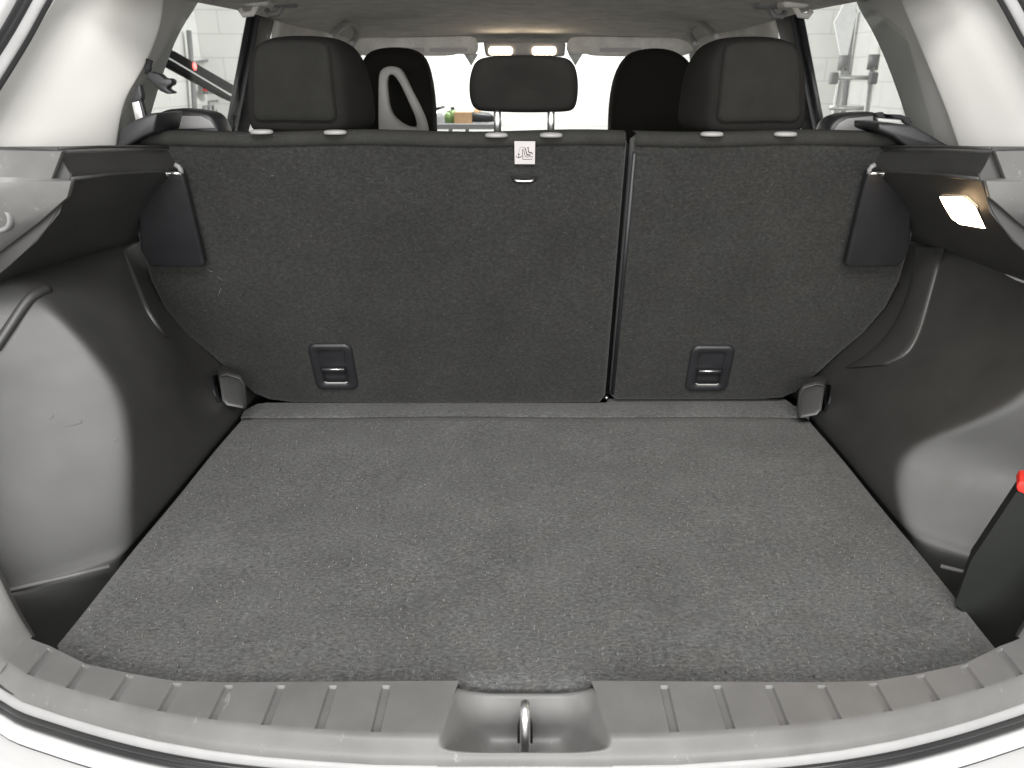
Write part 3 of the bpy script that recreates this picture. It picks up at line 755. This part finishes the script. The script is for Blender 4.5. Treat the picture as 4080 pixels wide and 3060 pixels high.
    # moulded bead following the seat back
    if sg < 0:
        bead = [(488, 985), (515, 1060), (548, 1150), (590, 1245), (645, 1325), (672, 1340)]
        tube('moulded_bead', [cast(tr, u, v, .001) for u, v in catmull([Vector((a, b, 0)) for a, b in bead], 4) for u, v in [(u, v)]] if 0 else [cast(tr, q_.x, q_.y, .001) for q_ in catmull([Vector((a, b, 0)) for a, b in bead], 4)], [.0015 + .004 * math.sin(math.pi * i / 20) for i in range(21)], M_PL, e)
        for sc in ([(255, 1700), (290, 1694), (325, 1683), (318, 1672)], [(200, 1672), (212, 1655)], [(280, 2198), (320, 2190), (372, 2180)], [(455, 1765), (470, 1745)]):
            q_ = catmull([Vector((a, b, 0)) for a, b in sc], 4)
            tube('scuff_mark', [cast(tr, v_.x, v_.y, .0001) for v_ in q_], [.0003 + .0007 * math.sin(math.pi * i_ / (len(q_) - 1)) for i_ in range(len(q_))], M_SCUFF, e, seg=5)
        rid = [(-20, 1390), (40, 1300), (90, 1225), (130, 1180), (190, 1150)]
        tube('access_cover_ridge', [cast(tr, q_.x, q_.y, .004) for q_ in catmull([Vector((a, b, 0)) for a, b in rid], 4)], .007, M_PL, e)
    else:
        inn = [(3650, 985), (3610, 1180), (3540, 1320), (3450, 1412), (3362, 1466)]
        out = [(3765, 985), (3712, 1180), (3672, 1320), (3622, 1412), (3540, 1452)]
        I = resample([Vector((a, b, 0)) for a, b in catmull_px(inn)], 12); O = resample([Vector((a, b, 0)) for a, b in catmull_px(out)], 12)
        rows = []
        for a, b in zip(I, O):
            rows.append([cast(tr, *a.lerp(b, t)[:2], o) for t, o in ((0, -.004), (0.02, .006), (.25, .0085), (.6, .008), (.97, .006), (1.0, -.004))])
        loft('seat_edge_band', rows, M_PL, e, sub=1)
        rid = [(4204, 1390), (4144, 1300), (4094, 1225), (4054, 1180), (3994, 1150)]
        # cargo lamp on the sloping underside of the shelf
        L = [(3743, 784), (3790, 783), (3845, 786), (3885, 823), (3926, 911), (3825, 894), (3793, 872), (3764, 826)]
        fr = [cast(tr, u, v, .0015) for u, v in L]
        cc = sum(fr, Vector()) / len(fr); nn = (EYE - cc).normalized()
        rim = [cc + (p - cc) * 1.09 for p in fr]
        lamp = slab('cargo_lamp_lens', [p + nn * .004 for p in fr], -nn, .007, M_LAMPW, e, bev=.001)
        lamp['label'] = 'lit warm cargo lamp lens'
        loft('lamp_rim', [rim, [p + nn * .003 for p in rim], [p + nn * .004 for p in [cc + (q - cc) * 1.015 for q in fr]]], M_BLK, lamp, close_u=True, fix=True)
        l = bpy.data.lights.new('cargo_lamp_glow', 'POINT'); l.energy = .12; l.color = (1, .68, .38); l.shadow_soft_size = .02
        lo_ = bpy.data.objects.new('cargo_lamp_glow', l); COL.objects.link(lo_); lo_.location = cc + nn * .03
    return e
def catmull_px(L): return [(p.x, p.y) for p in catmull([Vector((a, b, 0)) for a, b in L], 4)]
spL = side_panel(-1); spR = side_panel(1)
# tray under the floor that closes the side pockets
tray = empty('storage_tray', (0, 1.1, -.22), 'black plastic tray in the side pockets under the carpet floor', 'tray')
mesh('tray_shell', [(-.84, .74, -.2), (.84, .74, -.2), (.84, 1.6, -.2), (-.84, 1.6, -.2), (-.84, .80, .02), (.84, .80, .02), (.84, 1.6, .3), (-.84, 1.6, .3), (-.6, .70, -.05), (.6, .70, -.05)],
     [(0, 1, 2, 3), (0, 3, 7, 4), (1, 5, 6, 2), (2, 6, 7, 3), (0, 8, 9, 1)], M_BLK, tray, smooth=False)

# case with a red end in the right pocket
cs_ = [(4052, 1958), (4190, 1990), (4200, 2440), (4040, 2600), (3920, 2540), (3806, 2405), (3868, 2235)]
pc = [P(u, v, y=.80) for u, v in cs_]
bc = empty('flat_case', (pc[3].x, .82, -.19), 'flat black case with a red end standing in the side pocket', 'case')
slab('case_body', pc, (0.5, .86, 0), .03, mk_plain('dark_case_vinyl', (0.011, 0.0125, 0.0115), 0.6, spec=0.3), bc, smooth=False)
pr = [P(u, v, y=.797) for u, v in ((4049, 1940), (4064, 1918), (4130, 1918), (4130, 1990), (4083, 1970), (4054, 1958))]
slab('case_end', pr, (0.5, .86, 0), .034, M_RED, bc, bev=.002)

# ------------------------------------------------------------------ sill cover
sill = empty('sill_cover', (0, .62, -.05), 'grey ribbed plastic loading sill cover with a striker pocket', 'sill cover')
BX = [(0, .584), (.157, .587), (.217, .5915), (.276, .597), (.334, .605), (.395, .617), (.453, .632), (.512, .650), (.575, .672), (.618, .697), (.64, .712)]
def By(x):
    x = abs(x)
    for (x0, y0), (x1, y1) in zip(BX, BX[1:]):
        if x <= x1:
            t = (x - x0) / (x1 - x0); return y0 + (y1 - y0) * t
    return BX[-1][1]
def sz(x):
    x = abs(x); return .012 + (max(0, x - .56) ** 2) * 1.6
GR = [s * g for s in (-1, 1) for g in (.157, .217, .2755, .3345, .394, .4535, .5125, .569)]
def sill_half(sg):
    cols = []
    x = .098
    xsn = [.090, .098, .106, .125]
    for g in (.157, .217, .2755, .3345, .394, .4535, .5125, .569):
        xsn += [g - .0052, g - .0036, g + .0036, g + .0052, g + .022, g + .035]
    xsn = sorted(v for v in xsn if v < .603) + [.603, .612]
    rows = []
    for x in xsn:
        ingr = any(abs(x - abs(g)) < .004 for g in GR)
        ya, yb = Ay(x) - .0005, By(x)
        if x < .125:                                  # shoulder beside the striker pocket
            f = (x - .098) / .027
        z = sz(x)
        def d(t): return (-.0036 if ingr and .1 < t < .92 else 0)
        x_ = x - .015 * max(0, 1 - (x - .09) / .034)
        r = [(x_, ya + .010, z - .03), (x_, ya + .001, z - .006), (x_, ya, z - .0018), (x_, ya - .0015, z)]
        for t in (.06, .099, .125, .3, .5, .7, .88, .905, .93, 1.0):
            yy = ya + (yb - ya) * t
            r.append((x - .015 * (1 - t) * max(0, 1 - (x - .09) / .034), yy, z + d(t) - (.0012 if t == 1.0 else 0)))
        for o, dn in ((.0025, .0030), (.007, .0070), (.0115, .0115), (.0145, .0160), (.0155, .022)):
            r.append((x, yb - o, z - dn))
        rows.append([Vector((sg * a, b, c)) for a, b, c in r])
    return loft('sill_half', rows, M_PL_LIT, sill, flip=sg < 0, angle=28)
sill_half(-1); sill_half(1)
# striker pocket: rim strips and dish
def pk(u, v, z): return P(u, v, z=z)
inner_edge = Ay(0) - .006
def dish():
    hx0, hx1 = .099, .099
    zr = .0125
    yA, yB = inner_edge - .006, By(0)
    # rows from carpet side to the outer edge; columns across
    qs = [-1, -.985, -.93, -.80, -.66, -.52, -.40, -.2, 0, .2, .40, .52, .66, .80, .93, .985, 1]
    prof = [(inner_edge + .010, -.02, -.02), (inner_edge - .001, .001, .006), (inner_edge - .006, -.004, .010), (.644, -.024, .011), (.638, -.038, .012), (.632, -.0455, .012), (.615, -.047, .012), (.592, -.046, .012), (.583, -.032, .0105), (.580, -.008, .0075), (.5775, .0020, .0050), (.5750, .0020, .0022), (.5725, -.0010, -.0010), (.5705, -.0050, -.0050), (.5695, -.0105, -.0105)]
    rows = []
    for y, zc, ze in prof:
        r = []
        for q in qs:
            a = abs(q)
            k = 1.0 if a <= .52 else max(0.0, 1 - ((a - .52) / .465)) if y > .577 else (1.0 if a < .93 else 0)
            if y > .577: k = k ** .8
            tt = min(1, max(0, (inner_edge - y) / (inner_edge - .580)))
            r.append(Vector((q * (.0762 + .0148 * tt), y if a < .99 or y > .66 or True else y, ze + (zc - ze) * k)))
        rows.append(r)
    return loft('striker_pocket', rows, M_PL_LIT, sill, flip=True, sub=1)
dish()
# side uprights of the sill that rise into the hatch corners
def corner(sg):
    E1 = [Vector((.604, .738, .013)), P(60, 2420, y=.755), P(0, 2290, y=.77), Vector((-.690, .80, .18)), Vector((-.72, .85, .32))]
    E1 = [Vector((-abs(p.x), p.y, p.z)) for p in E1]
    E2 = [Vector((-.604, .687, .0148)), Vector((-.622, .699, .021)), Vector((-.664, .728, .055)), Vector((-.708, .765, .15)), Vector((-.745, .82, .31))]
    A, B = resample(catmull(E1, 5), 14), resample(catmull(E2, 5), 14)
    rows = []
    for a, b in zip(A, B):
        r = [a + Vector((-.012, .02, -.02)), a + Vector((-.004, .003, -.004)), a, a.lerp(b, .1) + Vector((.001, 0, .001)), a.lerp(b, .5), a.lerp(b, .9), b, b + Vector((-.003, -.004, -.003)), b + Vector((-.007, -.006, -.010)), b + Vector((-.012, -.006, -.018))]
        rows.append([MX(p) if sg > 0 else p for p in r])
    loft('corner_trim', rows, M_PL_LIT, sill, sub=1)
corner(-1); corner(1)
# striker loop
sk = empty('hatch_striker', (0, .61, -.047), 'polished steel hatch striker loop standing in the sill pocket', 'striker')
tube('striker_loop', catmull([(0, .634, -.05), (0, .6335, -.020), (0, .631, .008), (0, .622, .018), (0, .611, .013), (0, .6035, -.012), (0, .602, -.05)], 5), 0.0056, M_CHROME, sk, seg=14)
slab('striker_slot', [Vector((x, .6295 - .0 * x, z)) for x, z in ((-.0085, -.046), (-.0085, -.026), (-.0055, -.015), (0, -.012), (.0055, -.015), (.0085, -.026), (.0085, -.046))], (0, 1, 0.0), .010, M_BLK, sk)
for sg in (-1, 1):
    tube('striker_screw', [Vector((sg * .0065, .603, -.046)), Vector((sg * .0065, .603, -.042))], .0028, M_STEEL, sk)

# ------------------------------------------------------------------ hatch opening: seals and painted rim
half = [Vector((x, y, sz(x))) for x, y in BX[:-1]] + [Vector((.664, .728, .055)), Vector((.708, .765, .15)), Vector((.745, .82, .31)), Vector((.745, .90, .44)), Vector((.724, .99, .54)), Vector((.694, 1.043, .586)), Vector((.668, 1.13, .67)), Vector((.648, 1.21, .75)), Vector((.62, 1.25, .785))]
path = catmull([MX(p) for p in half[:0:-1]] + half, 5)
def frames(pts):
    out = []
    for i, p in enumerate(pts):
        t = (pts[min(i + 1, len(pts) - 1)] - pts[max(i - 1, 0)]).normalized()
        o = Vector((0, -1, 0)); o = (o - t * o.dot(t)).normalized(); d = t.cross(o).normalized()
        out.append((p, o, d))
    return out
FR = frames(path)
def sweep(name, prof, mat, parent, **k):
    return loft(name, [[p + o * a + d * b for a, b in prof] for p, o, d in FR], mat, parent, **k)
sweep('hatch_flange', [(.008, .0175), (.0125, .0185), (.0125, .0235)], M_RUB, car)
sweep('seal_lip', [(.0115, .0225), (.0135, .0222), (.0160, .0240), (.0178, .0280), (.0180, .0330), (.0165, .0360)], M_RUBG, car)
sweep('hatch_seal', [(.016, .035), (.0185, .0355), (.0205, .0385), (.0205, .0415), (.0190, .0430), (.0200, .0440), (.0222, .0465), (.0222, .0500), (.0195, .0525), (.015, .0535)], M_RUB, car)
sweep('painted_gutter', [(.015, .053), (.019, .0545), (.026, .0555), (.031, .0590), (.033, .0640)], M_FLANGE, car)
sweep('rim_gap', [(.032, .0635), (.030, .0660), (.032, .0690)], M_RUB, car)
sweep('painted_rear_panel', [(.031, .0685), (.036, .0690), (.048, .0700), (.080, .0740), (.12, .085), (.135, .11)], M_PAINT, car)

# ------------------------------------------------------------------ belts and shoulder pieces by the windows
def bolster(sg, out, label):
    p = [P(u, v, y=1.42) for u, v in out]
    p = resample(catmull(p + [p[0]], 5), 41)[:-1]
    c = sum(p, Vector()) / len(p)
    e = empty('seat_bolster', (c.x, 1.45, min(q.z for q in p)), label, 'seat bolster', 'seat bolsters')
    loft('bolster_shell', [[c + (q - c) * s + Vector((0, d, 0)) for q in p] for s, d in ((.2, -.002), (.86, .0), (.95, .003), (1, .012), (1, .05), (.9, .07))], M_BLK, e, close_u=True, caps=True)
    return e
b1 = bolster(-1, [(600, 560), (612, 470), (640, 444), (690, 434), (770, 440), (830, 452), (858, 478), (880, 530), (878, 565), (740, 568)], 'glossy black rounded seat shoulder beside the belt buckle')
b2 = bolster(1, [(3292, 560), (3300, 510), (3330, 474), (3370, 456), (3430, 450), (3480, 449), (3500, 460), (3506, 560)], 'glossy black rounded seat shoulder in front of the ladder')
pf = [(640, 520), (665, 470), (690, 440), (700, 436)]
for e, out in ((b1, [(690, 462), (800, 462), (838, 480), (858, 512), (700, 516)]), (b2, [(3322, 520), (3345, 490), (3378, 472), (3480, 462), (3482, 524)])):
    slab('face_panel', [P(u, v, y=1.414) for u, v in out], (0, 1, 0), .006, M_GREY, e, bev=.002)
# dark quarter covers below the side glass
for sg, out in ((-1, [(430, 596), (467, 580), (485, 505), (530, 482), (598, 452), (628, 452), (612, 528), (566, 548), (480, 600)]), (1, [(3560, 545), (3500, 520), (3500, 492), (3560, 492), (3640, 500), (3710, 540), (3770, 575), (3850, 602), (3850, 620), (3640, 604)])):
    slab('quarter_cover', [P(u, v, y=1.275) for u, v in out], (0, 1, 0), .10, M_BLK, car, bev=.006)
# seat belts
sbt = empty('seat_belt', P(560, 480, y=1.34), 'black seat belt with a steel buckle tongue hanging by the pale pillar', 'seat belt')
k = lambda u, v, y=1.30: P(u, v, y=y)
tg = slab('buckle_body', [k(*q) for q in ((518, 395), (540, 345), (556, 335), (566, 380), (564, 402), (520, 412))], (0, 1, 0), .014, M_BLK, sbt, bev=.003)
slab('buckle_plate', [k(*q, 1.296) for q in ((524, 408), (552, 402), (570, 470), (540, 480))], (0, 1, 0), .006, M_STEEL, sbt, bev=.001)
slab('buckle_side', [k(*q, 1.298) for q in ((552, 402), (562, 400), (580, 462), (570, 470))], (0, 1, 0), .010, M_BLK, sbt, bev=.001)
hk = [(578, 300), (596, 284), (634, 296), (652, 312), (674, 312), (686, 322), (684, 338), (668, 344), (664, 354), (676, 362), (688, 366), (684, 374), (664, 374), (636, 362), (610, 334), (584, 314)]
slab('belt_guide', [k(u, v, 1.36) for u, v in hk], (0, 1, 0), .02, M_BLK, sbt, bev=.004)
tube('belt_strap', [k(588, 296, 1.37), k(590, 270, 1.37), k(596, 240, 1.375)], .006, M_BELT, sbt)
sb2 = empty('seat_belt', P(3560, 480, y=1.34), 'black seat belt folded over the quarter cover beside the far ladder', 'seat belt')
slab('belt_strap', [k(*q) for q in ((3488, 452), (3520, 446), (3528, 462), (3534, 455), (3590, 457), (3625, 470), (3636, 488), (3620, 500), (3605, 488), (3600, 478), (3500, 470))], (0, 1, 0), .012, M_BELT, sb2, bev=.003)
slab('buckle_plate', [k(*q, 1.31) for q in ((3494, 466), (3606, 474), (3606, 490), (3500, 480))], (0, 1, 0), .008, M_WHITE, sb2, bev=.001)

# ------------------------------------------------------------------ things outside, seen through the glass
# ladder leaning in the corner
def W(u, v, y): return P(u, v, y=y)
ld = empty('folding_ladder', (2.3, 6.2, GZ), 'aluminium folding ladder leaning on the wall by the room corner', 'ladder')
LY = 6.1
for a, b in (((3362, 248), (3278, 720)), ((3480, 245), (3415, 720))):
    t, m_ = W(*a, LY + .25), W(*b, LY - .05)
    d = (m_ - t); bot = t + d * ((GZ + .02 - t.z) / d.z)
    tube('rail', [t, bot], .026, M_ALU, ld, seg=4)
    tube('foot_cap', [t + Vector((0, 0, .05)), t - Vector((0, 0, .06))], .042, M_GREY, ld, seg=10)
for (u0, v0, u1, v1) in ((3318, 310, 3470, 310), (3305, 430, 3440, 432), (3285, 540, 3425, 545)):
    tube('rung', [W(u0, v0, LY + .1), W(u1, v1, LY + .1)], .018, M_ALU, ld, seg=8)
for (u, v) in ((3322, 312), (3478, 312)):
    box('hinge_lock', W(u, v, LY + .05), (.055, .06, .085), M_GREY, ld, bev=.01)
# white triangle standing in for light on the wall, conduit by the corner
sh = slab('wall_light_patch', [W(u, v, 6.9) for u, v in ((3325, 90), (3400, -60), (3412, 60), (3362, 290))], (0, 1, 0), .02, mk_plain('light_patch_white', (.82, .82, .82), .6), None, smooth=False)
tag(sh, 'white triangular patch of light on the wall above the ladder', 'light patch')
def pipe(pts, r, mat, label, x=None, y=None, br=None):
    e = empty('wall_conduit', P(*pts[-1], x=x, y=y), label, 'conduit', 'wall conduits')
    tube('pipe', [P(u, v, x=x, y=y) for u, v in pts], r, mat, e, seg=8)
    for (u, v, du, dv_) in br or []:
        box('bracket', P(u, v, x=x, y=y), (.05, .12, .10), mat, e)
    return e
pipe([(3404, 40), (3385, 200), (3362, 420), (3350, 620)], .022, M_GREY, 'thin grey conduit down the wall behind the ladder', y=7.5)
pipe([(752, 122), (766, 280), (776, 440), (782, 640)], .022, M_GREY, 'straight grey conduit dropping down the wall left of the brackets', x=-2.94)
pipe([(690, 258), (760, 250), (845, 238), (930, 228), (1050, 215)], .012, M_GREY, 'thin grey conduit running level along the wall', x=-2.95, br=[(845, 240, 0, 0)])
pipe([(845, 245), (858, 340), (866, 480), (872, 640)], .012, M_GREY, 'slim grey conduit hanging from the level pipe', x=-2.93, br=[(826, 352, 0, 0)])
wb = empty('pipe_rack', P(840, 460, x=-2.9), 'small grey wall rack of bent pipe low on the wall', 'pipe rack')
tube('rack_tube', [P(u, v, x=-2.9) for u, v in ((812, 520), (812, 424), (848, 420), (852, 520))], .012, M_GREY, wb)
tube('rack_tube', [P(u, v, x=-2.9) for u, v in ((832, 500), (832, 405), (866, 402))], .012, M_GREY, wb)
# dark sloping bar with a pale stripe and a glowing red disc for a reflection in the glass
bar = empty('sloping_bar', P(930, 390, x=-2.0), 'black sloping bar with a pale stripe and red reflection outside the window', 'bar')
q = lambda u, v: P(u, v, x=-2.0)
slab('bar_body', [q(*a) for a in ((640, 180), (700, 205), (930, 338), (1000, 385), (1000, 430), (912, 392), (690, 268), (640, 240))], (-1, 0, 0), .05, M_MATTE, bar, bev=.004)
slab('stripe', [Vector((-1.996, p.y, p.z)) for p in [q(*a) for a in ((640, 212), (690, 240), (912, 372), (1000, 415), (1000, 420), (912, 378), (690, 246), (640, 218))]], (-1, 0, 0), .002, M_WHITE, bar, smooth=False)
c = P(777, 264, x=-1.99)
loft('red_reflection', [[c + Vector((d, r * math.cos(t), r * math.sin(t))) for t in [2 * math.pi * i / 12 for i in range(12)]] for r, d in ((.022, -.006), (.022, 0), (.012, .006))], mk_emit('red_reflection_glow', (1, .02, .02), 3), bar, close_u=True, caps=True)
rt = slab('wall_tag', [P(u, v, x=-2.9) for u, v in ((818, 338), (832, 340), (832, 364), (818, 362))], (-1, 0, 0), .02, M_RED, None)
tag(rt, 'small red tag hanging on the wall below the sloping bar', 'tag')
# workbench with bottles and tools in front of the bright wall
BY = 6.9
zb = P(1850, 490, y=BY).z
xl, xr = P(1690, 490, y=BY).x, P(1995, 490, y=BY).x
wbn = empty('workbench', ((xl + xr) / 2, BY, GZ), 'grey workbench with thin legs against the bright front wall', 'workbench')
box('bench_top', ((xl + xr) / 2, BY + .1, zb - .02), (xr - xl, .6, .04), M_GREY, wbn)
for u in (1735, 1800, 1865, 1985):
    x = P(u, 500, y=BY).x
    box('leg', (x, BY - .12, (zb + GZ) / 2 - .02), (.03, .03, zb - GZ - .04), M_GREY, wbn)
box('shelf_board', ((xl + xr) / 2, BY + .1, zb - .45), (xr - xl - .06, .5, .03), M_GREY, wbn)
def bottle(u, v0, rad, mat, capm, label):
    b = P(u, 488, y=BY); t = P(u, v0, y=BY); x, h = b.x, t.z - zb
    e = empty('bottle', (x, BY, zb), label, 'bottle', 'bottles on the workbench')
    def rg(r, z): return [Vector((x + r * math.cos(a), BY + r * math.sin(a), zb + z)) for a in [2 * math.pi * i / 14 for i in range(14)]]
    loft('bottle_body', [rg(rad, .001), rg(rad, h * .62), rg(rad * .75, h * .74), rg(rad * .35, h * .82), rg(rad * .35, h * .86)], mat, e, close_u=True, caps=True)
    loft('cap', [rg(rad * .42, h * .86), rg(rad * .42, h * .99), rg(rad * .3, h)], capm, e, close_u=True, caps=True)
bottle(1737, 428, .045, M_ALU, M_BLK, 'pale grey squat bottle with black cap at the bench end')
bottle(1753, 426, .040, M_ALU, M_BLK, 'silver bottle with black cap beside the pale squat bottle')
bottle(1768, 420, .038, M_WHITE, M_GREY, 'tall white bottle with grey cap between silver and green bottles')
bottle(1787, 436, .045, M_GREEN, M_WHITE, 'green bottle with white cap on the workbench')
bottle(1805, 426, .040, M_GREEN, M_BLK, 'dark green bottle with black cap near the cardboard box')
bx = P(1847, 468, y=BY)
cb = box('cardboard_box', (bx.x, BY, zb + .045), (.15, .15, .09), M_BROWN, None); tag(cb, 'small brown cardboard box on the workbench', 'box')
hp = empty('power_tool', P(1905, 480, y=BY), 'dark power tool lying on the workbench beside the cardboard box', 'tool')
hx = P(1905, 480, y=BY).x
tube('tool_body', [(hx - .12, BY, zb + .03), (hx - .03, BY, zb + .05), (hx + .09, BY, zb + .045), (hx + .15, BY, zb + .03)], [.02, .045, .04, .02], M_BLK, hp)
tube('tool_handle', [(hx - .02, BY, zb + .05), (hx + .0, BY, zb + .11)], .03, M_BROWN, hp)
